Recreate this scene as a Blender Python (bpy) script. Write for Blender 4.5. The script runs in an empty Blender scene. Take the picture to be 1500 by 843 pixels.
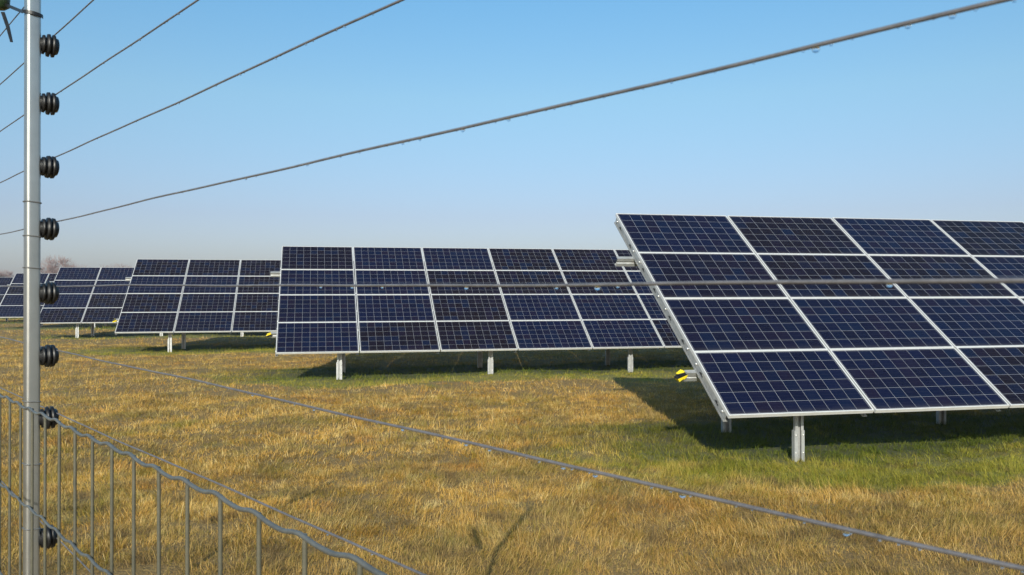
import bpy, math, random
import numpy as np
from mathutils import Vector, Matrix
R = math.radians
rng = np.random.default_rng(7)
random.seed(5)
sc = bpy.context.scene
col = sc.collection

# ------------------------------------------------------------------ camera, sky, sun, exposure
CAM_H = 1.78
F = 1253.3                      # focal length in pixels of the 1500 px wide photograph
PITCH, ROLL = R(0.395), R(-0.087)
cd = bpy.data.cameras.new('camera'); cam = bpy.data.objects.new('camera', cd); col.objects.link(cam)
cd.sensor_width = 36; cd.lens = 36 * F / 1500; cd.clip_start = 0.02; cd.clip_end = 6000
cd.dof.use_dof = True; cd.dof.focus_distance = 9.0; cd.dof.aperture_fstop = 36
cp, sp, cr, sr = math.cos(PITCH), math.sin(PITCH), math.cos(ROLL), math.sin(ROLL)
right = Vector((cr, -sr * sp, sr * cp)); up = Vector((-sr, -cr * sp, cr * cp)); fwd = Vector((0, cp, sp))
M4 = Matrix.Identity(4)
for k in range(3):
    M4[k][0], M4[k][1], M4[k][2] = right[k], up[k], -fwd[k]
M4[2][3] = CAM_H
cam.matrix_world = M4
sc.camera = cam

SUN_EL, SUN_AZ = R(24.9), R(-173.7)        # azimuth from +Y towards +X
w = bpy.data.worlds.new('World'); sc.world = w; w.use_nodes = True
nt = w.node_tree; bg = nt.nodes['Background']
sky = nt.nodes.new('ShaderNodeTexSky'); sky.sky_type = 'NISHITA'; sky.sun_disc = False
sky.sun_elevation = SUN_EL; sky.sun_rotation = SUN_AZ
sky.altitude = 0; sky.air_density = 1.0; sky.dust_density = 1.2; sky.ozone_density = 2.0
gd = nt.nodes.new('ShaderNodeTexCoord'); gz = nt.nodes.new('ShaderNodeSeparateXYZ'); nt.links.new(gd.outputs['Generated'], gz.inputs[0])
ramp = nt.nodes.new('ShaderNodeValToRGB'); nt.links.new(gz.outputs[2], ramp.inputs[0])      # the clear winter air is bluer than the model's
e_ = ramp.color_ramp.elements; e_[0].position = 0.0; e_[0].color = (0.655, 0.655, 0.83, 1); e_[1].position = 0.34; e_[1].color = (0.69, 1.06, 1.12, 1)
e2 = ramp.color_ramp.elements.new(0.09); e2.color = (0.69, 0.67, 0.79, 1)
e3 = ramp.color_ramp.elements.new(0.22); e3.color = (0.80, 0.95, 0.93, 1)
tint = nt.nodes.new('ShaderNodeMix'); tint.data_type = 'RGBA'; tint.blend_type = 'MULTIPLY'; tint.inputs[0].default_value = 1
nt.links.new(sky.outputs[0], tint.inputs[6]); nt.links.new(ramp.outputs[0], tint.inputs[7])
nt.links.new(tint.outputs[2], bg.inputs[0]); bg.inputs[1].default_value = 0.128
sd = bpy.data.lights.new('sun', 'SUN'); so = bpy.data.objects.new('sun', sd); col.objects.link(so)
sd.energy = 5.0; sd.angle = R(0.45); sd.color = (1.0, 0.93, 0.80)
to_sun = Vector((math.sin(SUN_AZ) * math.cos(SUN_EL), math.cos(SUN_AZ) * math.cos(SUN_EL), math.sin(SUN_EL)))
so.rotation_euler = to_sun.to_track_quat('Z', 'Y').to_euler(); so.location = to_sun * 60
sc.view_settings.view_transform = 'Standard'; sc.view_settings.look = 'None'
sc.view_settings.exposure = 0.22; sc.view_settings.gamma = 1.0; sc.view_settings.use_curve_mapping = False
sc.cycles.max_bounces = 7; sc.cycles.transparent_max_bounces = 8
sc.cycles.use_denoising = True; sc.cycles.denoiser = 'OPENIMAGEDENOISE'; sc.cycles.denoising_input_passes = 'RGB_ALBEDO_NORMAL'

def ray(x, y):                              # photograph pixel -> direction with unit depth
    X, Z = (x - 750) / F, -(y - 421.5) / F
    v = fwd + right * X + up * Z
    return v / v.y

# ------------------------------------------------------------------ helpers
class MB:
    def __init__(s): s.v, s.f, s.m, s.sm = [], [], [], []
    def poly(s, vs, faces, mi=0, smooth=False):
        b = len(s.v); s.v += [tuple(q) for q in vs]
        for fc in faces: s.f.append(tuple(i + b for i in fc)); s.m.append(mi); s.sm.append(smooth)
    def box(s, a, b, mi=0, T=None):
        vs = [Vector((x, y, z)) for z in (a[2], b[2]) for y in (a[1], b[1]) for x in (a[0], b[0])]
        if T: vs = [T @ q for q in vs]
        s.poly(vs, [(0, 2, 3, 1), (4, 5, 7, 6), (0, 1, 5, 4), (2, 6, 7, 3), (0, 4, 6, 2), (1, 3, 7, 5)], mi)
    def prism(s, prof, a, b, ex, ey, mi=0):
        """closed 2-D profile (CCW seen against the run a->b) swept from a to b"""
        a, b, ex, ey = Vector(a), Vector(b), Vector(ex), Vector(ey); n = len(prof)
        vs = [a + ex * x + ey * y for x, y in prof] + [b + ex * x + ey * y for x, y in prof]
        fs = [(i, (i + 1) % n, n + (i + 1) % n, n + i) for i in range(n)]
        s.poly(vs, fs, mi)
        s.poly(vs, [tuple(range(n))[::-1], tuple(range(n, 2 * n))], mi)
    def tube(s, pts, r, n=8, mi=0, caps=True, smooth=True):
        pts = [Vector(p) for p in pts]; rs = r if isinstance(r, (list, tuple)) else [r] * len(pts)
        t0 = (pts[1] - pts[0]).normalized()
        ref = Vector((0, 0, 1)) if abs(t0.z) < 0.9 else Vector((1, 0, 0))
        vs = []
        for i, p in enumerate(pts):
            t = (pts[min(i + 1, len(pts) - 1)] - pts[max(i - 1, 0)]).normalized()
            u = t.cross(ref).normalized(); v = u.cross(t)
            for k in range(n):
                a = 2 * math.pi * k / n
                vs.append(p + (u * math.cos(a) + v * math.sin(a)) * rs[i])
        fs = [(i * n + k, i * n + (k + 1) % n, (i + 1) * n + (k + 1) % n, (i + 1) * n + k) for i in range(len(pts) - 1) for k in range(n)]
        s.poly(vs, fs, mi, smooth)
        if caps:
            s.poly(vs[:n], [tuple(range(n))], mi); s.poly(vs[-n:], [tuple(range(n))[::-1]], mi)
    def lathe(s, prof, o, ax, n=20, mi=0, lobes=0.0):
        """prof: (distance along axis, radius)"""
        o, ax = Vector(o), Vector(ax).normalized()
        ref = Vector((0, 0, 1)) if abs(ax.z) < 0.9 else Vector((1, 0, 0))
        u = ax.cross(ref).normalized(); v = u.cross(ax); vs = []
        for d, r in prof:
            for k in range(n):
                a = 2 * math.pi * k / n
                rr = r * (1 + lobes * math.cos(a * n / 2)) if lobes else r
                vs.append(o + ax * d + (u * math.cos(a) + v * math.sin(a)) * rr)
        m = len(prof)
        fs = [(i * n + k, (i + 1) * n + k, (i + 1) * n + (k + 1) % n, i * n + (k + 1) % n) for i in range(m - 1) for k in range(n)]
        fs += [tuple(range(n)), tuple(range((m - 1) * n, m * n))[::-1]]
        s.poly(vs, fs, mi, True)
    def mesh(s, name, mats):
        me = bpy.data.meshes.new(name); me.from_pydata(s.v, [], s.f)
        for m in (mats if isinstance(mats, (list, tuple)) else [mats]): me.materials.append(m)
        me.polygons.foreach_set('material_index', s.m); me.polygons.foreach_set('use_smooth', s.sm)
        me.update(); return me
    def build(s, name, mats, parent=None): return add(name, s.mesh(name, mats), parent)

def add(name, data, parent=None):
    o = bpy.data.objects.new(name, data); col.objects.link(o)
    if parent: o.parent = parent
    return o
def tag(o, label=None, cat=None, group=None, kind=None):
    if label: o['label'] = label
    if cat: o['category'] = cat
    if group: o['group'] = group
    if kind: o['kind'] = kind
    return o

# ------------------------------------------------------------------ materials
def mat(name):
    m = bpy.data.materials.new(name); m.use_nodes = True
    return m, m.node_tree, m.node_tree.nodes['Principled BSDF']
def node(t, kind, **kw):
    n = t.nodes.new(kind)
    for k, v in kw.items(): setattr(n, k, v)
    return n
def math_(t, op, a, b=None, c=None):
    n = node(t, 'ShaderNodeMath', operation=op)
    for i, q in enumerate((a, b, c)):
        if q is None: continue
        if isinstance(q, (int, float)): n.inputs[i].default_value = q
        else: t.links.new(q, n.inputs[i])
    return n.outputs[0]
def mix(t, fac, a, b):
    n = node(t, 'ShaderNodeMix', data_type='RGBA')
    for sock, q in ((n.inputs[0], fac), (n.inputs[6], a), (n.inputs[7], b)):
        if isinstance(q, (int, float)): sock.default_value = q
        elif isinstance(q, tuple): sock.default_value = (*q, 1)
        else: t.links.new(q, sock)
    return n.outputs[2]
def noise(t, vec, scale, detail=3, rough=0.55):
    n = node(t, 'ShaderNodeTexNoise'); n.inputs['Scale'].default_value = scale
    n.inputs['Detail'].default_value = detail; n.inputs['Roughness'].default_value = rough
    t.links.new(vec, n.inputs['Vector']); return n.outputs['Fac']
def smooth(t, x, lo, hi):
    n = node(t, 'ShaderNodeMapRange', interpolation_type='SMOOTHSTEP'); t.links.new(x, n.inputs[0])
    n.inputs[1].default_value = lo; n.inputs[2].default_value = hi; return n.outputs[0]
def bump(t, b, h, strength, dist):
    n = node(t, 'ShaderNodeBump'); n.inputs['Strength'].default_value = strength; n.inputs['Distance'].default_value = dist
    t.links.new(h, n.inputs['Height']); t.links.new(n.outputs[0], b.inputs['Normal'])

def metal_mat(name, c1, c2, rough, metallic, scale):
    m, t, b = mat(name)
    v = node(t, 'ShaderNodeTexCoord').outputs['Object']
    n1 = noise(t, v, scale, 4); n2 = noise(t, v, scale * 7, 2)
    f = math_(t, 'MULTIPLY_ADD', n2, 0.35, math_(t, 'MULTIPLY', n1, 0.75))
    t.links.new(mix(t, smooth(t, f, 0.35, 0.8), c1, c2), b.inputs['Base Color'])
    b.inputs['Metallic'].default_value = metallic
    t.links.new(math_(t, 'MULTIPLY_ADD', n1, 0.2, rough - 0.1), b.inputs['Roughness'])
    return m
GALV = metal_mat('galvanised_steel', (0.50, 0.51, 0.51), (0.34, 0.35, 0.35), 0.50, 0.55, 14)
TUBE = metal_mat('galvanised_tube', (0.50, 0.50, 0.475), (0.40, 0.40, 0.38), 0.33, 0.85, 9)
ALU = metal_mat('anodised_aluminium', (0.70, 0.70, 0.69), (0.60, 0.60, 0.59), 0.42, 0.25, 6)
COAT = metal_mat('grey_green_wire_coating', (0.105, 0.098, 0.070), (0.065, 0.064, 0.046), 0.42, 0.0, 90)
COATH = metal_mat('grey_wire_coating', (0.105, 0.112, 0.108), (0.065, 0.07, 0.07), 0.40, 0.0, 90)
WIRE = metal_mat('weathered_wire', (0.215, 0.205, 0.212), (0.13, 0.125, 0.132), 0.46, 0.42, 120)
BLACK = metal_mat('black_plastic', (0.006, 0.006, 0.007), (0.013, 0.013, 0.013), 0.42, 0.0, 60)
BAND = metal_mat('shadow_band_grey', (0.17, 0.17, 0.165), (0.12, 0.12, 0.12), 0.55, 0.3, 60)  # dark grey of the rings that paint shadow bands on the post
DGREEN = metal_mat('dark_green_coating', (0.012, 0.03, 0.012), (0.03, 0.05, 0.02), 0.4, 0.0, 90)
BOLT = metal_mat('bolt_steel', (0.75, 0.75, 0.74), (0.6, 0.6, 0.6), 0.3, 0.6, 60)
SLOT, _, b_ = mat('dark_slot'); b_.inputs['Base Color'].default_value = (0.02, 0.02, 0.02, 1); b_.inputs['Roughness'].default_value = 0.9
SHEET, _, b_ = mat('white_backsheet'); b_.inputs['Base Color'].default_value = (0.7, 0.7, 0.7, 1); b_.inputs['Roughness'].default_value = 0.6
DROP, _, b_ = mat('water'); b_.inputs['Base Color'].default_value = (0.95, 0.98, 1, 1); b_.inputs['Roughness'].default_value = 0.02
b_.inputs['IOR'].default_value = 1.33; b_.inputs['Transmission Weight'].default_value = 1.0

STRIPE, t, b = mat('yellow_black_stripes')
v = node(t, 'ShaderNodeTexCoord').outputs['Object']; sx = node(t, 'ShaderNodeSeparateXYZ'); t.links.new(v, sx.inputs[0])
q = math_(t, 'ADD', math_(t, 'MULTIPLY', sx.outputs[0], 4.0), math_(t, 'MULTIPLY', sx.outputs[2], -11.0))
q = math_(t, 'FRACT', math_(t, 'ADD', q, 0.22))
t.links.new(mix(t, math_(t, 'GREATER_THAN', q, 0.5), (0.72, 0.56, 0.02), (0.012, 0.012, 0.012)), b.inputs['Base Color'])
b.inputs['Roughness'].default_value = 0.5

# solar cells: 10 x 6 poly-crystalline cells with thin pale gaps, under glass
MW, MH, BX, BY = 1.648, 1.004, 0.026, 0.025
CELL, t, b = mat('solar_cells_under_glass')
v = node(t, 'ShaderNodeTexCoord').outputs['Object']; sx = node(t, 'ShaderNodeSeparateXYZ'); t.links.new(v, sx.inputs[0])
uu = math_(t, 'MULTIPLY', math_(t, 'SUBTRACT', sx.outputs[0], BX), 10 / (MW - 2 * BX))
vv = math_(t, 'MULTIPLY', math_(t, 'SUBTRACT', sx.outputs[1], BY), 6 / (MH - 2 * BY))
du = math_(t, 'ABSOLUTE', math_(t, 'SUBTRACT', math_(t, 'FRACT', uu), 0.5))
dv = math_(t, 'ABSOLUTE', math_(t, 'SUBTRACT', math_(t, 'FRACT', vv), 0.5))
line = math_(t, 'GREATER_THAN', math_(t, 'MAXIMUM', du, dv), 0.5 - 0.0105)
rnd = node(t, 'ShaderNodeObjectInfo').outputs['Random']
cx = node(t, 'ShaderNodeCombineXYZ')
t.links.new(math_(t, 'ADD', math_(t, 'FLOOR', uu), math_(t, 'MULTIPLY', rnd, 91)), cx.inputs[0]); t.links.new(math_(t, 'FLOOR', vv), cx.inputs[1])
wn = node(t, 'ShaderNodeTexWhiteNoise', noise_dimensions='2D'); t.links.new(cx.outputs[0], wn.inputs['Vector'])
vo = node(t, 'ShaderNodeTexVoronoi'); vo.inputs['Scale'].default_value = 48; t.links.new(v, vo.inputs['Vector'])
sepc = node(t, 'ShaderNodeSeparateColor'); t.links.new(vo.outputs['Color'], sepc.inputs[0])
modc = mix(t, smooth(t, rnd, 0.42, 0.62), (0.0044, 0.0068, 0.0260), (0.0084, 0.0054, 0.0062))
sw = node(t, 'ShaderNodeSeparateColor'); t.links.new(wn.outputs['Color'], sw.inputs[0])
cellc = mix(t, math_(t, 'MULTIPLY', sw.outputs[0], 0.6), modc, (0.0042, 0.0041, 0.0091))
cellc = mix(t, math_(t, 'MULTIPLY', smooth(t, sw.outputs[1], 0.55, 1.0), 0.75), cellc, (0.0094, 0.0066, 0.0167))
cellc = mix(t, math_(t, 'MULTIPLY', smooth(t, sw.outputs[2], 0.60, 1.0), 0.8), cellc, (0.0040, 0.0087, 0.0274))
cellc = mix(t, math_(t, 'MULTIPLY', sepc.outputs[0], 0.30), cellc, (0.0086, 0.0105, 0.0319))
bar = math_(t, 'FRACT', math_(t, 'MULTIPLY_ADD', vv, 3.0, 0.0))          # three pale busbars per cell
bar = math_(t, 'MULTIPLY', math_(t, 'LESS_THAN', math_(t, 'ABSOLUTE', math_(t, 'SUBTRACT', bar, 0.5)), 0.02), 0.05)
cellc = mix(t, bar, cellc, (0.3, 0.32, 0.36))
dust = math_(t, 'MULTIPLY', math_(t, 'SUBTRACT', 1.0, smooth(t, math_(t, 'ADD', sx.outputs[1], math_(t, 'MULTIPLY', noise(t, v, 7.0, 4), 0.10)), 0.03, 0.16)), 0.05)
cc = mix(t, math_(t, 'ADD', dust, math_(t, 'MULTIPLY', smooth(t, noise(t, v, 2.2, 5, 0.65), 0.45, 0.75), 0.006)), mix(t, line, cellc, (0.24, 0.25, 0.275)), (0.35, 0.31, 0.25))
t.links.new(cc, b.inputs['Base Color'])
b.inputs['Roughness'].default_value = 0.16; b.inputs['IOR'].default_value = 1.2
t.links.new(math_(t, 'MULTIPLY_ADD', noise(t, v, 3.0, 3), 0.20, 0.04), b.inputs['Roughness'])

# ground + grass share one map of straw, green and bare patches (world position)
AZ = R(12.919)                                             # the rows run along E
E3 = Vector((math.cos(AZ), math.sin(AZ), 0)); N3 = Vector((-math.sin(AZ), math.cos(AZ), 0))
def patch_nodes(t):
    v = node(t, 'ShaderNodeNewGeometry').outputs['Position']
    flat = node(t, 'ShaderNodeVectorMath', operation='MULTIPLY'); t.links.new(v, flat.inputs[0]); flat.inputs[1].default_value = (1, 1, 0)
    v = flat.outputs[0]
    big = noise(t, v, 0.33, 4, 0.6); mid = noise(t, v, 1.5, 4, 0.6); sm = noise(t, v, 5.0, 3, 0.6)
    dn = node(t, 'ShaderNodeVectorMath', operation='DOT_PRODUCT'); t.links.new(v, dn.inputs[0]); dn.inputs[1].default_value = tuple(N3)
    n = math_(t, 'ADD', dn.outputs['Value'], math_(t, 'MULTIPLY_ADD', mid, 1.6, -0.8))
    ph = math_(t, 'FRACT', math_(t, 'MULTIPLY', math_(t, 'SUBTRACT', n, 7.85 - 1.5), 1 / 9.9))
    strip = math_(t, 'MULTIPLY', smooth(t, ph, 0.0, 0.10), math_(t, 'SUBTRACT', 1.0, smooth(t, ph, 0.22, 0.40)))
    de = node(t, 'ShaderNodeVectorMath', operation='DOT_PRODUCT'); t.links.new(v, de.inputs[0]); de.inputs[1].default_value = tuple(E3)
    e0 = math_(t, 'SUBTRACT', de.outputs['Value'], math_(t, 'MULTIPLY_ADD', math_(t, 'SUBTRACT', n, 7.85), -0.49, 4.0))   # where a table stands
    strip = math_(t, 'MULTIPLY', strip, smooth(t, e0, -2.2, 0.6))
    g = math_(t, 'ADD', math_(t, 'MULTIPLY', strip, 0.29), math_(t, 'MULTIPLY_ADD', big, 0.45, math_(t, 'MULTIPLY', mid, 0.55)))
    green = smooth(t, g, 0.505, 0.80)
    under = math_(t, 'MULTIPLY', math_(t, 'MULTIPLY', smooth(t, ph, 0.15, 0.23), math_(t, 'SUBTRACT', 1.0, smooth(t, ph, 0.42, 0.52))), smooth(t, e0, -1.0, 1.6))  # zone under each table: lush growth, with the table's shadow deepened by colour
    return v, green, big, mid, under
GRASS, t, b = mat('grass_blades')
v, green, big, mid, under = patch_nodes(t); sm = noise(t, v, 5.0, 3, 0.6)
isl = node(t, 'ShaderNodeNewGeometry').outputs['Random Per Island']
clump = noise(t, v, 3.4, 4, 0.65); tiny = noise(t, v, 9.0, 3, 0.6)
straw = mix(t, smooth(t, isl, 0.0, 0.9), (0.487, 0.266, 0.048), (0.790, 0.488, 0.135))
straw = mix(t, math_(t, 'MULTIPLY', smooth(t, mid, 0.40, 0.64), 0.85), straw, mix(t, isl, (0.465, 0.276, 0.046), (0.255, 0.121, 0.029)))
straw = mix(t, math_(t, 'MULTIPLY', smooth(t, isl, 0.88, 0.97), 0.8), straw, (0.821, 0.659, 0.325))
straw = mix(t, math_(t, 'MULTIPLY', smooth(t, clump, 0.52, 0.66), 0.75), straw, (0.821, 0.636, 0.279))
straw = mix(t, math_(t, 'MULTIPLY', smooth(t, tiny, 0.55, 0.68), 0.5), straw, (0.278, 0.138, 0.041))
straw = mix(t, math_(t, 'MULTIPLY', smooth(t, noise(t, v, 0.8, 4, 0.6), 0.54, 0.66), 0.5), straw, (0.465, 0.202, 0.054))
straw = mix(t, math_(t, 'MULTIPLY', smooth(t, noise(t, v, 1.15, 5, 0.65), 0.45, 0.60), 0.68), straw, mix(t, isl, (0.220, 0.175, 0.054), (0.459, 0.340, 0.133)))
grn = mix(t, isl, (0.145, 0.175, 0.018), (0.37, 0.34, 0.045))
dn = node(t, 'ShaderNodeVectorMath', operation='DOT_PRODUCT'); t.links.new(v, dn.inputs[0]); dn.inputs[1].default_value = tuple(N3)
near_shade = math_(t, 'SUBTRACT', 1.0, smooth(t, math_(t, 'MULTIPLY_ADD', mid, 3.0, dn.outputs['Value']), 6.6, 9.2))      # browner foreground: shade between the near blades put into the colour
straw = mix(t, math_(t, 'MULTIPLY', near_shade, 0.55), straw, mix(t, isl, (0.24, 0.145, 0.045), (0.50, 0.34, 0.125)))
hue = math_(t, 'LESS_THAN', node(t, 'ShaderNodeNewGeometry').outputs['Random Per Island'], 0.25)
f = math_(t, 'MINIMUM', math_(t, 'ADD', math_(t, 'MULTIPLY', green, 0.85), math_(t, 'MULTIPLY', hue, 0.42)), 1.0)
colr = mix(t, f, straw, grn)
colr = mix(t, math_(t, 'MULTIPLY', smooth(t, noise(t, v, 2.3, 4, 0.7), 0.53, 0.66), 0.80), colr, (0.19, 0.125, 0.06))
colr = mix(t, math_(t, 'MULTIPLY', under, 0.85), colr, mix(t, isl, (0.045, 0.085, 0.012), (0.11, 0.14, 0.022)))  # lush dark green, darkened to put table shade into the blades
t.links.new(colr, b.inputs['Base Color']); b.inputs['Roughness'].default_value = 0.6; b.inputs['Specular IOR Level'].default_value = 0.08
tr = node(t, 'ShaderNodeBsdfTranslucent'); t.links.new(colr, tr.inputs[0])
ms = node(t, 'ShaderNodeMixShader'); ms.inputs[0].default_value = 0.3
t.links.new(b.outputs[0], ms.inputs[1]); t.links.new(tr.outputs[0], ms.inputs[2])
t.links.new(ms.outputs[0], t.nodes['Material Output'].inputs[0])
GROUND, t, b = mat('meadow_soil')
v, green, big, mid, under = patch_nodes(t); sm = noise(t, v, 5.0, 3, 0.6)
fine = noise(t, v, 38, 4, 0.7); str_ = noise(t, v, 11, 3, 0.7)
straw = mix(t, smooth(t, fine, 0.3, 0.7), (0.10, 0.06, 0.02), (0.36, 0.24, 0.075))
straw = mix(t, smooth(t, str_, 0.35, 0.7), straw, (0.20, 0.125, 0.04))
grn = mix(t, smooth(t, fine, 0.3, 0.7), (0.08, 0.09, 0.014), (0.26, 0.23, 0.04))
colr = mix(t, math_(t, 'MULTIPLY', green, 0.9), straw, grn)
colr = mix(t, math_(t, 'MULTIPLY', smooth(t, sm, 0.6, 0.75), 0.6), colr, (0.10, 0.07, 0.04))
colr = mix(t, math_(t, 'MULTIPLY', under, 0.8), colr, (0.035, 0.05, 0.014))  # soil darkened beneath the tables, shade put into its colour
t.links.new(colr, b.inputs['Base Color']); b.inputs['Roughness'].default_value = 0.95
bump(t, b, math_(t, 'ADD', fine, str_), 0.9, 0.03)
BARK = metal_mat('bare_twigs', (0.30, 0.21, 0.20), (0.20, 0.155, 0.145), 0.9, 0.0, 3)  # twig tone lightened, distance haze put into the colour

# ------------------------------------------------------------------ ground and grass
def height(x, y):
    return 0.035 * np.sin(0.9 * x + 1.3) * np.cos(0.7 * y) + 0.02 * np.sin(2.3 * x - 1.9 * y) + 0.014 * np.sin(4.1 * y + 3.3 * x + 2) * np.cos(3.7 * x - 1.1 * y) + 0.010 * np.sin(9.1 * y - 5.3 * x) * np.cos(7.7 * x + 2.1 * y)
def ground_sheet():
    g1 = np.linspace(-24, 24, 161); gy = np.concatenate([np.linspace(-8, 40, 161)])
    far = np.array([60, 100, 180, 320, 600, 1200, 2600])
    xs = np.concatenate([-far[::-1], g1, far]); ys = np.concatenate([-far[::-1], gy, far])
    X, Y = np.meshgrid(xs, ys); Z = height(X, Y) * np.clip((60 - np.hypot(X, Y)) / 20, 0, 1)
    n, m = len(xs), len(ys)
    v = np.stack([X.ravel(), Y.ravel(), Z.ravel()], 1)
    i = (np.arange(m - 1)[:, None] * n + np.arange(n - 1)[None]).ravel()
    f = np.stack([i, i + 1, i + n + 1, i + n], 1)
    me = bpy.data.meshes.new('ground'); me.from_pydata(v.tolist(), [], f.tolist()); me.materials.append(GROUND)
    me.polygons.foreach_set('use_smooth', [True] * len(f))
    return tag(add('ground', me), kind='structure')
ground_sheet()

def value_noise(x, y, s, seed):
    g = np.random.default_rng(seed).random((256, 256))
    x, y = x * s + 900, y * s + 900
    xi, yi = np.floor(x).astype(int), np.floor(y).astype(int); fx, fy = x - xi, y - yi
    fx, fy = fx * fx * (3 - 2 * fx), fy * fy * (3 - 2 * fy)
    a = lambda i, j: g[(xi + i) % 256, (yi + j) % 256]
    return (a(0, 0) * (1 - fx) + a(1, 0) * fx) * (1 - fy) + (a(0, 1) * (1 - fx) + a(1, 1) * fx) * fy

def blades(r0, r1, per_m2, tuft, length, width, spread, bend):
    half = 0.80
    area = half * (r1 * r1 - r0 * r0); nt_ = int(area * per_m2 / tuft)
    y = np.sqrt(rng.random(nt_) * (r1 * r1 - r0 * r0) + r0 * r0); x = (rng.random(nt_) * 2 - 1) * half * y
    vig = value_noise(x, y, 1.1, 3) * 0.30 + value_noise(x, y, 3.1, 4) * 0.35 + value_noise(x, y, 7.0, 5) * 0.35
    vig = np.clip((vig - 0.5) * 1.7 + 0.5, 0, 1)
    keep = rng.random(nt_) < np.clip(0.40 + 1.3 * vig, 0, 1); x, y, vig = x[keep], y[keep], vig[keep]
    x = np.repeat(x, tuft); y = np.repeat(y, tuft); vig = np.repeat(vig, tuft); n = len(x)
    a = rng.random(n) * 2 * math.pi
    x = x + np.cos(a) * spread * rng.random(n); y = y + np.sin(a) * spread * rng.random(n)
    a += rng.normal(0, 0.8, n)
    field = value_noise(x, y, 0.9, 9) * 9.0 + value_noise(x, y, 3.3, 10) * 3.5          # matted: blades lie the same way locally
    a = np.where(rng.random(n) < 0.6, field + rng.normal(0, 0.5, n), a)
    L = length * rng.lognormal(0, 0.42, n) * (0.58 + 0.70 * vig)
    lean = np.clip(rng.normal(0.92, 0.40, n), 0.05, 1.5)
    dx, dy = np.cos(a), np.sin(a)
    b = rng.random(n) * 2 * math.pi; wx, wy = np.cos(b) * width / 2, np.sin(b) * width / 2
    W = rng.uniform(0.5, 1.3, n); wx *= W; wy *= W
    z = height(x, y) * np.clip((60 - np.hypot(x, y)) / 20, 0, 1) - 0.006
    P0 = np.stack([x, y, z], 1); wv = np.stack([wx, wy, 0 * wx], 1)
    d1 = np.stack([dx * np.sin(lean * 0.6), dy * np.sin(lean * 0.6), np.cos(lean * 0.6)], 1)
    l2 = np.clip(lean * 1.5, 0, 1.75)
    d2 = np.stack([dx * np.sin(l2), dy * np.sin(l2), np.cos(l2)], 1)
    P1 = P0 + d1 * (L * 0.55)[:, None]; P2 = P1 + d2 * (L * 0.5)[:, None]
    if bend:
        V = np.stack([P0 - wv, P0 + wv, P1 + wv * 0.8, P1 - wv * 0.8, P2], 1).reshape(-1, 3); k = np.arange(n)[:, None] * 5
        T = np.concatenate([k + np.array([[0, 1, 2]]), k + np.array([[0, 2, 3]]), k + np.array([[3, 2, 4]])], 1).reshape(-1, 3)
    else:
        V = np.stack([P0 - wv, P0 + wv, P2], 1).reshape(-1, 3); k = np.arange(n)[:, None] * 3
        T = (k + np.array([[0, 1, 2]])).reshape(-1, 3)
    return V, T
def grass():
    sets = [blades(4.2, 9, 220, 3, 0.115, 0.0030, 0.03, True), blades(4.2, 9, 9000, 10, 0.050, 0.0030, 0.06, True), blades(9, 15, 3000, 10, 0.055, 0.0050, 0.06, True),
            blades(15, 30, 900, 8, 0.062, 0.010, 0.09, False), blades(30, 75, 90, 8, 0.072, 0.026, 0.16, False)]
    V, T, o = [], [], 0
    for v, t in sets: V.append(v); T.append(t + o); o += len(v)
    V = np.concatenate(V); T = np.concatenate(T)
    me = bpy.data.meshes.new('grass'); me.vertices.add(len(V)); me.vertices.foreach_set('co', V.ravel().astype(np.float32))
    me.loops.add(T.size); me.loops.foreach_set('vertex_index', T.ravel().astype(np.int32))
    me.polygons.add(len(T)); me.polygons.foreach_set('loop_start', np.arange(0, T.size, 3, dtype=np.int32))
    me.materials.append(GRASS); me.update(calc_edges=True)
    return tag(add('grass', me), 'short dry straw coloured meadow grass with green patches', 'grass', kind='stuff')
grass()

# ------------------------------------------------------------------ solar tables
TILT = R(35.2)
PW, PH = 1.670, 1.010
def module_meshes():
    f = MB(); fw, th = 0.013, 0.04            # local x along the row, y up the slope, z = outward normal, top at z = 0
    f.box((0, 0, -th), (MW, fw, 0)); f.box((0, MH - fw, -th), (MW, MH, 0))
    f.box((0, fw, -th), (fw, MH - fw, 0)); f.box((MW - fw, fw, -th), (MW, MH - fw, 0))
    g = MB()
    g.poly([(fw, fw, -.003), (MW - fw, fw, -.003), (MW - fw, MH - fw, -.003), (fw, MH - fw, -.003)], [(0, 1, 2, 3)], 0)
    g.poly([(fw, fw, -.009), (MW - fw, fw, -.009), (MW - fw, MH - fw, -.009), (fw, MH - fw, -.009)], [(3, 2, 1, 0)], 1)
    g.box((MW * .45, MH - .12, -.03), (MW * .55, MH - .05, -.0095), 2)
    return f.mesh('solar_module', ALU), g.mesh('cell_glass', [CELL, SHEET, BLACK])
MOD, GLASS = module_meshes()
ct, st = math.cos(TILT), math.sin(TILT)
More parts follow.
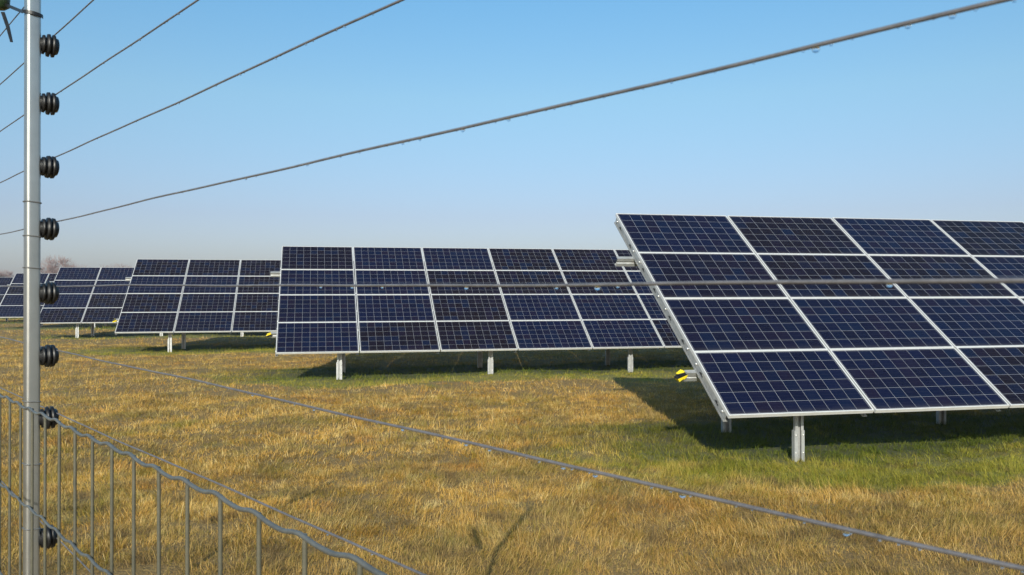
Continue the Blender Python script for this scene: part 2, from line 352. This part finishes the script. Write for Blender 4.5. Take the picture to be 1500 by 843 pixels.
# in a table's own frame: x along the row, y horizontal away from the viewer, z up; origin on the ground under the lower left corner
def sl(x, v, d, h0):                           # x, metres up the slope, metres out of the module plane
    return Vector((x, v * ct - d * st, h0 + v * st + d * ct))
U = Vector((0, ct, st)); NRM = Vector((0, -st, ct)); XA = Vector((1, 0, 0))
def c_prof(wd, dp, lip, t):                    # C section: web on x = 0, opening towards +x; wd along y, dp along x
    return [(0, 0), (dp, 0), (dp, lip), (dp - t, lip), (dp - t, t), (t, t), (t, wd - t), (dp - t, wd - t), (dp - t, wd - lip), (dp, wd - lip), (dp, wd), (0, wd)]
LS = PH * 4
def rail_mesh(h0):
    m = MB()
    a, b_ = 0.05, LS - 0.05
    # web faces -x, flanges at top and bottom, lower flange turned out like a lip
    pr = [(0, 0), (.045, 0), (.045, -.003), (.003, -.003), (.003, -.086), (.045, -.086), (.045, -.089), (-.014, -.089), (-.014, -.068), (-.010, -.068), (-.010, -.086), (0, -.086)]
    m.prism(pr, sl(0, a, -.0405, h0), sl(0, b_, -.0405, h0), XA, NRM, 0)
    for r in range(4):
        for k, fr in enumerate((0.13, 0.28, 0.72, 0.87)):
            v = (r + fr) * PH
            if k in (0, 3):
                m.lathe([(0, .014), (.012, .013), (.014, .008)], sl(-.0005, v, -.062, h0), (-1, 0, 0), 8, 1)
            else:
                T = Matrix.Translation(sl(-.0022, v, -.082, h0)) @ Matrix(((1, 0, 0), (0, ct, -st), (0, st, ct))).to_4x4()
                m.box((-.0005, -.045, -.008), (.001, .045, .006), 2, T)
                m.box((-.0005, -.016, .006), (.001, .02, .022), 2, T)
    return m
def purlin_mesh(h0, v, x0, x1):
    m = MB(); t = .003
    pr = [(0, 0), (.05, 0), (.05, -.018), (.05 - t, -.018), (.05 - t, -t), (t, -t), (t, -.045), (t + .012, -.052), (t + .012, -.068), (t, -.075), (t, -.117), (.05 - t, -.117), (.05 - t, -.102), (.05, -.102), (.05, -.12), (0, -.12),
          (0, -.075), (.012, -.066), (.012, -.054), (0, -.045)]
    m.prism(pr, sl(x0, v - .025, -.1305, h0), sl(x1, v - .025, -.1305, h0), U, NRM, 0)
    return m
def sleeve_mesh(h0, v, x0):                    # striped warning foam folded over the purlin's end, a little askew
    m = MB()
    T = Matrix.Translation(sl(x0 - .03, v, -.185, h0)) @ Matrix.Rotation(R(-36), 4, 'Y') @ Matrix.Rotation(R(20), 4, 'X')
    m.box((-.068, -.044, -.021), (.055, .036, .021), 0, T)
    m.box((-.03, -.042, .0215), (.040, .036, .042), 0, T)
    m.box((-.012, -.042, -.036), (.040, .036, -.0215), 0, T)
    return m
def post_mesh(x, y, top, pile_top):
    m = MB()
    wd = .118
    # driven pile: C section open to the front with lips
    m.prism([(q[1] - wd / 2, -q[0]) for q in c_prof(wd, .055, .034, .004)], (x, y, -.35), (x, y, pile_top), (1, 0, 0), (0, 1, 0), 0)
    # upper extension bolted inside, offset
    w2 = .098
    m.prism([(q[1] - w2 / 2, -q[0]) for q in c_prof(w2, .040, .032, .003)], (x + .006, y - .0045, pile_top - .32), (x + .006, y - .0045, top), (1, 0, 0), (0, 1, 0), 0)
    for dx in (-.042, .044):
        for z in (pile_top - .05, pile_top - .24):
            m.lathe([(0, .010), (.008, .009)], (x + dx, y - .055, z), (0, -1, 0), 8, 1)
    return m

def solar_table(pos, clearance, ncol, first_post, label):
    root = bpy.data.objects.new('solar_table', None); col.objects.link(root)
    root.location = (pos[0], pos[1], 0); root.rotation_euler = (0, 0, AZ)
    tag(root, label, 'solar table', 'solar tables standing in rows on the meadow')
    h0 = clearance; wid = ncol * PW
    rot = Matrix(((1, 0, 0), (0, ct, -st), (0, st, ct))).to_4x4()
    for i in range(ncol):
        for r in range(4):
            o = add('solar_module', MOD, root)
            jx, jy = random.uniform(-.001, .001), random.uniform(-.0012, .0012)
            o.matrix_local = Matrix.Translation(sl(i * PW + (PW - MW) / 2 + jx, r * PH + (PH - MH) / 2 + jy, 0, h0)) @ rot @ Matrix.Rotation(random.gauss(0, .0016), 4, 'X')
            add('cell_glass', GLASS, o)
    rm = rail_mesh(h0).mesh('rail', [GALV, BOLT, SLOT])
    for i in range(ncol + 1):
        o = add('rail', rm, root); o.location = (.012 if i == 0 else i * PW - .060, 0, 0)
    for v, ext in ((0.83 * PH, .12), (3.08 * PH, .22)):
        pu = purlin_mesh(h0, v, -ext, wid + .15).build('purlin', GALV, root)
        if v < 2:
            s = add('warning_sleeve', None, pu) if False else sleeve_mesh(h0, v, -ext).build('warning_sleeve', STRIPE, pu)
    yF, yR = .40, 2.30
    k = first_post
    while k * PW < wid:
        x = k * PW
        vF, vR = yF / ct, yR / ct
        zt = lambda y: h0 + y * st / ct - .36
        post_mesh(x, yF, zt(yF) + .03, max(.22, zt(yF) - .16)).build('post', [GALV, BOLT], root)
        post_mesh(x + .13, yR, zt(yR) + .03, .62).build('post', [GALV, BOLT], root)
        g = MB()                                # sloping girder carried by the two posts
        g.prism([(0, 0), (.05, 0), (.05, -.09), (0, -.09)], sl(x - .085, .47, -.253, h0), sl(x - .085, 3.75, -.253, h0), XA, NRM, 0)
        g.tube([(x - .06, yR - .02, .75), sl(x - .06, 1.55, -.30, h0)], .018, 6)
        g.build('girder', GALV, root)
        k += 1.92
    return root
B = {5: (2.158, 8.554, -1.225), 4: (-4.7495, 17.157, -1.188), 3: (-11.879, 25.555, -1.149), 2: (-18.994, 34.114, -1.151), 1: (-26.486, 43.733, -1.177), 0: (-34.0, 53.3, -1.20)}
LBL = {5: (8, .60, 'large solar table nearest the camera, cropped by the right edge of the photo'),
       4: (12, .76, 'wide solar table in the middle, its left side standing nearly upright'),
       3: (12, .90, 'solar table just left of the wide middle one, its left side leaning right'),
       2: (12, .86, 'smaller solar table right beside the metal fence post, behind the fifth insulator'),
       1: (12, .86, 'small distant solar table seen on both sides of the metal fence post'),
       0: (12, .86, 'farthest solar table, a sliver at the left edge of the photo')}
for k, (nc, fp, lb) in LBL.items(): solar_table(B[k], CAM_H + B[k][2], nc, fp, lb)

# ------------------------------------------------------------------ fence close to the camera
TH = math.atan(1094 / F)                       # fence direction, to the left of the view direction
FD = Vector((-math.sin(TH), math.cos(TH), 0)); FN = Vector((math.cos(TH), math.sin(TH), 0))
P_MESH, P_POST, P_WIRE = 0.240, 0.2645, 0.292
def fp(p, s, z): return FN * p + FD * s + Vector((0, 0, z))
S_POST = 4.777 * P_POST
POST_R = 0.0088
def on_wire(x, y, p=P_WIRE):
    r = ray(x, y); tt = p / (FN.x * r.x + FN.y * r.y)
    P = r * tt; P.z += CAM_H; return P
def px_z(y, p, s):                             # height at which the photo row y meets the line (p, s)
    P = fp(p, s, 0); r = ray(750 + F * P.x / P.y, y); return CAM_H + r.z * P.y

INS_Y = [-22, 68, 153, 245, 335, 429, 521, 612, 786]
Z_INS = [px_z(y, P_POST + .025, S_POST) for y in INS_Y]
ins = MB()
ins.lathe([(d * .80, r * .97) for d, r in [(0, .0085), (.004, .0095), (.0042, .0128), (.0075, .0132), (.0080, .0105), (.0105, .0100), (.0112, .0152), (.0150, .0156), (.0158, .0115), (.0180, .0112), (.0188, .0155), (.0226, .0150), (.0234, .0118), (.0275, .0105), (.0290, .0070)]],
          (0, 0, 0), tuple(FN), 20, 0)
INS = ins.mesh('insulator', BLACK)
def fence_post(s, top, arm, shadow_bands, label, lean=0.0):
    root = bpy.data.objects.new('fence_post', None); col.objects.link(root); root.location = fp(P_POST, s, 0)
    tag(root, label, 'fence post', 'steel posts of the electric fence')
    m = MB(); pr = []
    for q in range(4):                          # roll-formed square tube with round corners
        for a in np.linspace(0, math.pi / 2, 6):
            an = a + q * math.pi / 2
            cxx, cyy = [(1, 1), (-1, 1), (-1, -1), (1, -1)][q]
            pr.append((cxx * (POST_R - .0045) + .0045 * math.cos(an), cyy * (POST_R - .0045) + .0045 * math.sin(an)))
    an = R(-60.7 + 90 + 14)
    m.prism(pr, (0, 0, -.3), (0, 0, top), (math.cos(an), math.sin(an), 0), (-math.sin(an), math.cos(an), 0))
    m.sm = [len(f) == 4 for f in m.f]; m.build('tube', TUBE, root)
    m = MB(); m.tube([(0, 0, top - .06), (.02, 0, top + .05), (lean, .02, arm)], [.019, .020, .018], 12); m.build('arm', TUBE, root)
    for z in Z_INS + [Z_INS[0] + (Z_INS[0] - Z_INS[1]), Z_INS[0] + 2 * (Z_INS[0] - Z_INS[1])]:
        if z > top - .07: continue
        o = add('insulator', INS, root); o.location = FN * (POST_R - .001) + Vector((0, 0, z))
        o.rotation_euler = (random.gauss(0, .05), random.gauss(0, .05), random.gauss(0, .04))
    for z in shadow_bands:  # thin dark rings stand in for shadow bands across the post
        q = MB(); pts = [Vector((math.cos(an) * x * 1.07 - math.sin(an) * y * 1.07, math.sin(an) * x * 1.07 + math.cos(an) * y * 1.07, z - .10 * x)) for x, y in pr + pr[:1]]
        q.tube(pts, .0009, 6, caps=False); q.build('shadow_band', BAND, root)
    return root
shadow_bands = [px_z(y, P_POST - .01, S_POST) for y in (296, 346, 393, 589, 681, 776)]
post_a = fence_post(S_POST, 2.26, 2.79, shadow_bands, 'galvanised square fence post at left carrying black ribbed insulators', .135)
post_b = fence_post(S_POST + 2.6, 2.0, 2.37, [], 'next galvanised fence post left of the visible one, its shadow on the grass', .09)

# coated wire mesh in front of the posts
mesh_f = bpy.data.objects.new('wire_mesh_fence', None); col.objects.link(mesh_f); mesh_f.location = fp(P_MESH, 0, 0)
tag(mesh_f, 'grey green coated wire mesh fence with crimped top wire at lower left', 'mesh fence')
Z_TOP = CAM_H - 0.135; KH = 1253.3 * P_MESH / math.cos(TH)
def s_bar(i): return (KH * (.002786 - .000117 * (i - 1)) - FN.y * P_MESH) / FD.y
bars = range(-34, 36)
def loc(s, z, dp=0): return FD * s + FN * dp + Vector((0, 0, z))
for i in bars:
    m = MB(); s = s_bar(i)
    jt = random.gauss(0, .0008)
    m.tube([loc(s + jt, -.02), loc(s + jt * 2, .8), loc(s, Z_TOP - .0005 * i + .0005)], .00165, 8); m.build('vertical_wire', COAT, mesh_f)
rows = [Z_TOP - .1175 * k for k in range(14)]
for k, z in enumerate(rows):
    m = MB(); pts = []
    for i in np.arange(bars[0] - .5, bars[-1] + .5, 1 / 12):
        c = math.cos(2 * math.pi * i); a = .0014 * (c + .22 * math.cos(4 * math.pi * i + .6))
        pts.append(loc(s_bar(i), z - .0005 * i + a + .0006 * math.sin(i * 1.7 + k), -.0033))
    m.tube(pts, .0016 if k == 0 else .0015, 8); m.build('horizontal_wire', COATH, mesh_f)

# electric wires held by the insulators, with dew drops hanging from them
WIRES = [((0, 53), (30, 17), 'dewy steel wire leaving the top left corner of the photo', [], .0),
         ((0, 124), (137, 0), 'steel wire at the topmost insulator seen on the post', [], .0),
         ((0, 193), (290, 0), 'dewy steel wire at the second insulator from the top', [(205, 0.7), (152, .6), (245, .6), (262, .7)], 34),
         ((0, 267.5), (590, 0), 'dewy steel wire at the third insulator from the top', [(448, .6), (404, .7), (352, .7), (262, .7), (505, .7)], 36),
         ((0, 344), (1490, -2), 'long dewy steel wire rising to the top right corner of the photo', [(1195, 1.15), (1395, .9), (1330, .8), (745, .8), (678, .9), (590, .75), (615, .7), (450, .7), (360, .8), (812, .5)], 42),
         ((0, 419.5), (1500, 414), 'nearly level steel wire crossing in front of the solar tables', [(470, .8), (516, .8), (560, .7), (683, .9), (815, .7), (875, 1.1), (905, .6), (1303, .8)], 0),
         ((0, 494.5), (1500, 831), 'steel wire sloping down to the lower right corner of the photo', [(370, .7), (460, .8), (590, .8), (683, .9), (717, .8), (790, .6), (825, .9), (872, 1.0), (1000, 1.1), (1240, 1.0)], 38),
         ((0, 569), (614, 840), 'steel wire just behind the crimped top wire of the mesh fence', [(480, .7), (545, .7)], 0),
         ((0, 704), (145, 850), 'lowest steel wire seen through the mesh fence', [], 0)]
def drop_mesh():
    m = MB(); m.lathe([(-1.15, .12), (-1.0, .5), (-.7, .85), (-.3, 1.0), (.1, .92), (.45, .62), (.7, .3), (.8, .1)], (0, 0, -.15), (0, 0, 1), 12); return m.mesh('water_drop', DROP)
DROPM = drop_mesh()
for wi, (a, b_, lb, drops, ev) in enumerate(WIRES):
    A, C = on_wire(*a), on_wire(*b_); d = (C - A).normalized()
    sA, sC = A.dot(FD), C.dot(FD)
    slope = (C.z - A.z) / (sC - sA)
    o = bpy.data.objects.new('electric_wire', None); col.objects.link(o); o.location = fp(P_WIRE, 0, 0)
    tag(o, lb, 'wire', 'wires of the electric fence')
    rg = random.Random(wi + 3); ph = [rg.uniform(0, 6.28) for _ in range(4)]
    amp = .0005 if wi == 5 else .0005
    def zat(s): return A.z + slope * (s - sA) + amp * (math.sin(s * 7 + ph[0]) + .6 * math.sin(s * 15 + ph[1]) + .3 * math.sin(s * 33 + ph[2]))
    m = MB(); ss = np.arange(-1.6, 4.6, .02)
    m.tube([FD * s + Vector((0, 0, zat(s))) for s in ss], .00082 if wi == 5 else .00086, 8); m.build('strand', WIRE, o)
    dl = list(drops)
    if ev:
        x = 90.0
        while x < b_[0]:
            dl.append((x, rg.uniform(.3, .58))); x += rg.uniform(.6, 1.9) * ev
    for x, k in dl:
        y = a[1] + (b_[1] - a[1]) * (x - a[0]) / (b_[0] - a[0]); P = on_wire(x, y); s = P.dot(FD)
        q = add('water_drop', DROPM, o); rr = .00115 * k
        q.location = FD * s + Vector((0, 0, zat(s) - .0006 - rr * .30)); q.scale = (rr * 1.15, rr * 1.15, rr)

# dark green stake tied beside the post with a black cable tie (its forked shadow falls on the grass)
st_ = bpy.data.objects.new('stake', None); col.objects.link(st_)
b0 = on_wire(1, 3, P_POST - .012)
st_.location = b0; tag(st_, 'dark green coated stake end beside the top of the post', 'stake')
m = MB(); m.tube([(0, 0, -.011), (0, 0, -.007), (0, 0, .004), (-.07, .01, .12), (-.14, .02, .24)], [.006, .0115, .0135, .018, .019], 16); m.build('rod', DGREEN, st_)
tie = bpy.data.objects.new('cable_tie', None); col.objects.link(tie); pc = fp(P_POST, S_POST, 0)
zt = px_z(18, P_POST - .01, S_POST)
tie.location = (pc.x, pc.y, zt); tag(tie, 'black cable tie looped round the post with its tail hanging', 'cable tie')
m = MB()
L0 = b0 - tie.location
ang = np.linspace(-2.6, 0.6, 18)
loop = [Vector((math.cos(a) * (POST_R + .0026), math.sin(a) * (POST_R + .0026), -.001 - .002 * math.cos(a))) for a in ang]
ribbon = [L0 + Vector((.006, -.002, -.004))] + loop
for p0, p1 in zip(ribbon[:-1], ribbon[1:]):
    e0 = Vector((0, 0, .0022)); o0 = Vector((p0.x, p0.y, 0)).normalized() * .0009; o1 = Vector((p1.x, p1.y, 0)).normalized() * .0009
    m.poly([p0 - e0, p0 + e0, p0 + e0 + o0, p0 - e0 + o0, p1 - e0, p1 + e0, p1 + e0 + o1, p1 - e0 + o1], [(0, 1, 2, 3), (7, 6, 5, 4), (0, 4, 5, 1), (1, 5, 6, 2), (2, 6, 7, 3), (3, 7, 4, 0)])
m.build('strap', BLACK, tie)
m = MB(); tl0 = on_wire(4, 18, P_POST - .012) - tie.location; tl1 = on_wire(17, 62, P_POST - .012) - tie.location
dx = Vector((.0025, 0, 0)); dy = Vector((0, .0007, 0)); md = (tl0 + tl1) / 2 + Vector((.001, 0, 0))
for p0, p1, k0, k1 in ((tl0, md, 1, 1), (md, tl1, 1, .7)):
    m.poly([p0 - dx * k0 - dy, p0 + dx * k0 - dy, p0 + dx * k0 + dy, p0 - dx * k0 + dy, p1 - dx * k1 - dy, p1 + dx * k1 - dy, p1 + dx * k1 + dy, p1 - dx * k1 + dy],
           [(0, 1, 2, 3), (7, 6, 5, 4), (0, 4, 5, 1), (1, 5, 6, 2), (2, 6, 7, 3), (3, 7, 4, 0)])
m.build('tail', BLACK, tie)

# ------------------------------------------------------------------ bare trees far behind the tables
def bare_tree(px, top_y, D, spread, seed, label):
    rg = random.Random(seed); root = bpy.data.objects.new('bare_tree', None); col.objects.link(root)
    X = (px - 750) / F * D; H = CAM_H + (430 - top_y) / F * D
    root.location = (X, D, 0); tag(root, label, 'tree', 'bare trees on the horizon')
    tr_, cr_ = MB(), MB()
    def grow(p, d, L, r, lvl):
        n = 3; pts = [p]; q = p; dd = d
        for i in range(n):
            dd = (dd + Vector((rg.gauss(0, .13), rg.gauss(0, .13), rg.gauss(.04, .08)))).normalized(); q = q + dd * (L / n); pts.append(q)
        (tr_ if lvl < 2 else cr_).tube(pts, [r * (1 - .18 * i) for i in range(n + 1)], 5 if lvl < 2 else 3, caps=False)
        if lvl >= 4: return
        nb = 5 if lvl < 3 else 12
        for k in range(nb):
            f = rg.uniform(.45, 1.0); i = min(int(f * n), n - 1); base = pts[i].lerp(pts[i + 1], f * n - i)
            ax = Vector((rg.gauss(0, 1), rg.gauss(0, 1), rg.gauss(.15, .5))).normalized()
            grow(base, (dd * .75 + ax * spread).normalized(), L * rg.uniform(.5, .78), max(r * .5, .021), lvl + 1)
    for k in range(3):
        grow(Vector((rg.gauss(0, .5), rg.gauss(0, .5), -.1)), Vector((rg.gauss(0, .3), rg.gauss(0, .3), 1)).normalized(), H * .36, H * .018, 0)
    zs = max(v[2] for v in cr_.v); k = H / zs
    for mb in (tr_, cr_): mb.v = [(x * k, y * k, z * k) for x, y, z in mb.v]
    for q in range(1500):
        th, u, f = rg.uniform(0, 6.283), rg.uniform(-.75, 1), rg.uniform(.35, 1) ** .5
        rr = math.sqrt(1 - u * u); wob = 1 + .18 * math.sin(3 * th + seed) + .12 * math.sin(7 * th + 2 * u)
        p = Vector((math.cos(th) * rr * H * .40 * wob * f, math.sin(th) * rr * H * .40 * wob * f, H * (.60 + .36 * u * f)))
        d = Vector((p.x + rg.gauss(0, 1.2), p.y + rg.gauss(0, 1.2), (p.z - H * .35) + rg.gauss(0, .8))).normalized()
        cr_.tube([p, p + d * rg.uniform(.3, .8)], [.016, .010], 3, caps=False)
    tr_.build('trunk', BARK, root); cr_.build('crown', BARK, root)
bare_tree(83, 373, 140, .85, 11, 'bushy bare reddish tree beside the fence post, the largest on the horizon')
bare_tree(116, 387, 170, .8, 12, 'faint bare tree just above the smaller solar table, right of the bushy one')
bare_tree(172, 384, 190, .8, 13, 'faint bare tree just left of the top corner of a solar table')
bare_tree(4, 394, 180, .9, 14, 'low bare tree at the left edge of the photo')

# ------------------------------------------------------------------ faint winter haze over the field
hz = bpy.data.materials.new('haze'); hz.use_nodes = True; t = hz.node_tree
t.nodes.remove(t.nodes['Principled BSDF']); pv = t.nodes.new('ShaderNodeVolumePrincipled')
pv.inputs['Color'].default_value = (0.80, 0.88, 1.0, 1); pv.inputs['Density'].default_value = 0.0005; pv.inputs['Anisotropy'].default_value = 0.2
t.links.new(pv.outputs[0], t.nodes['Material Output'].inputs['Volume'])
m = MB(); m.box((-2700, -2700, -1.3), (2700, 2700, 12.0)); tag(m.build('haze', hz), 'faint bluish haze over the field', 'haze', kind='stuff')
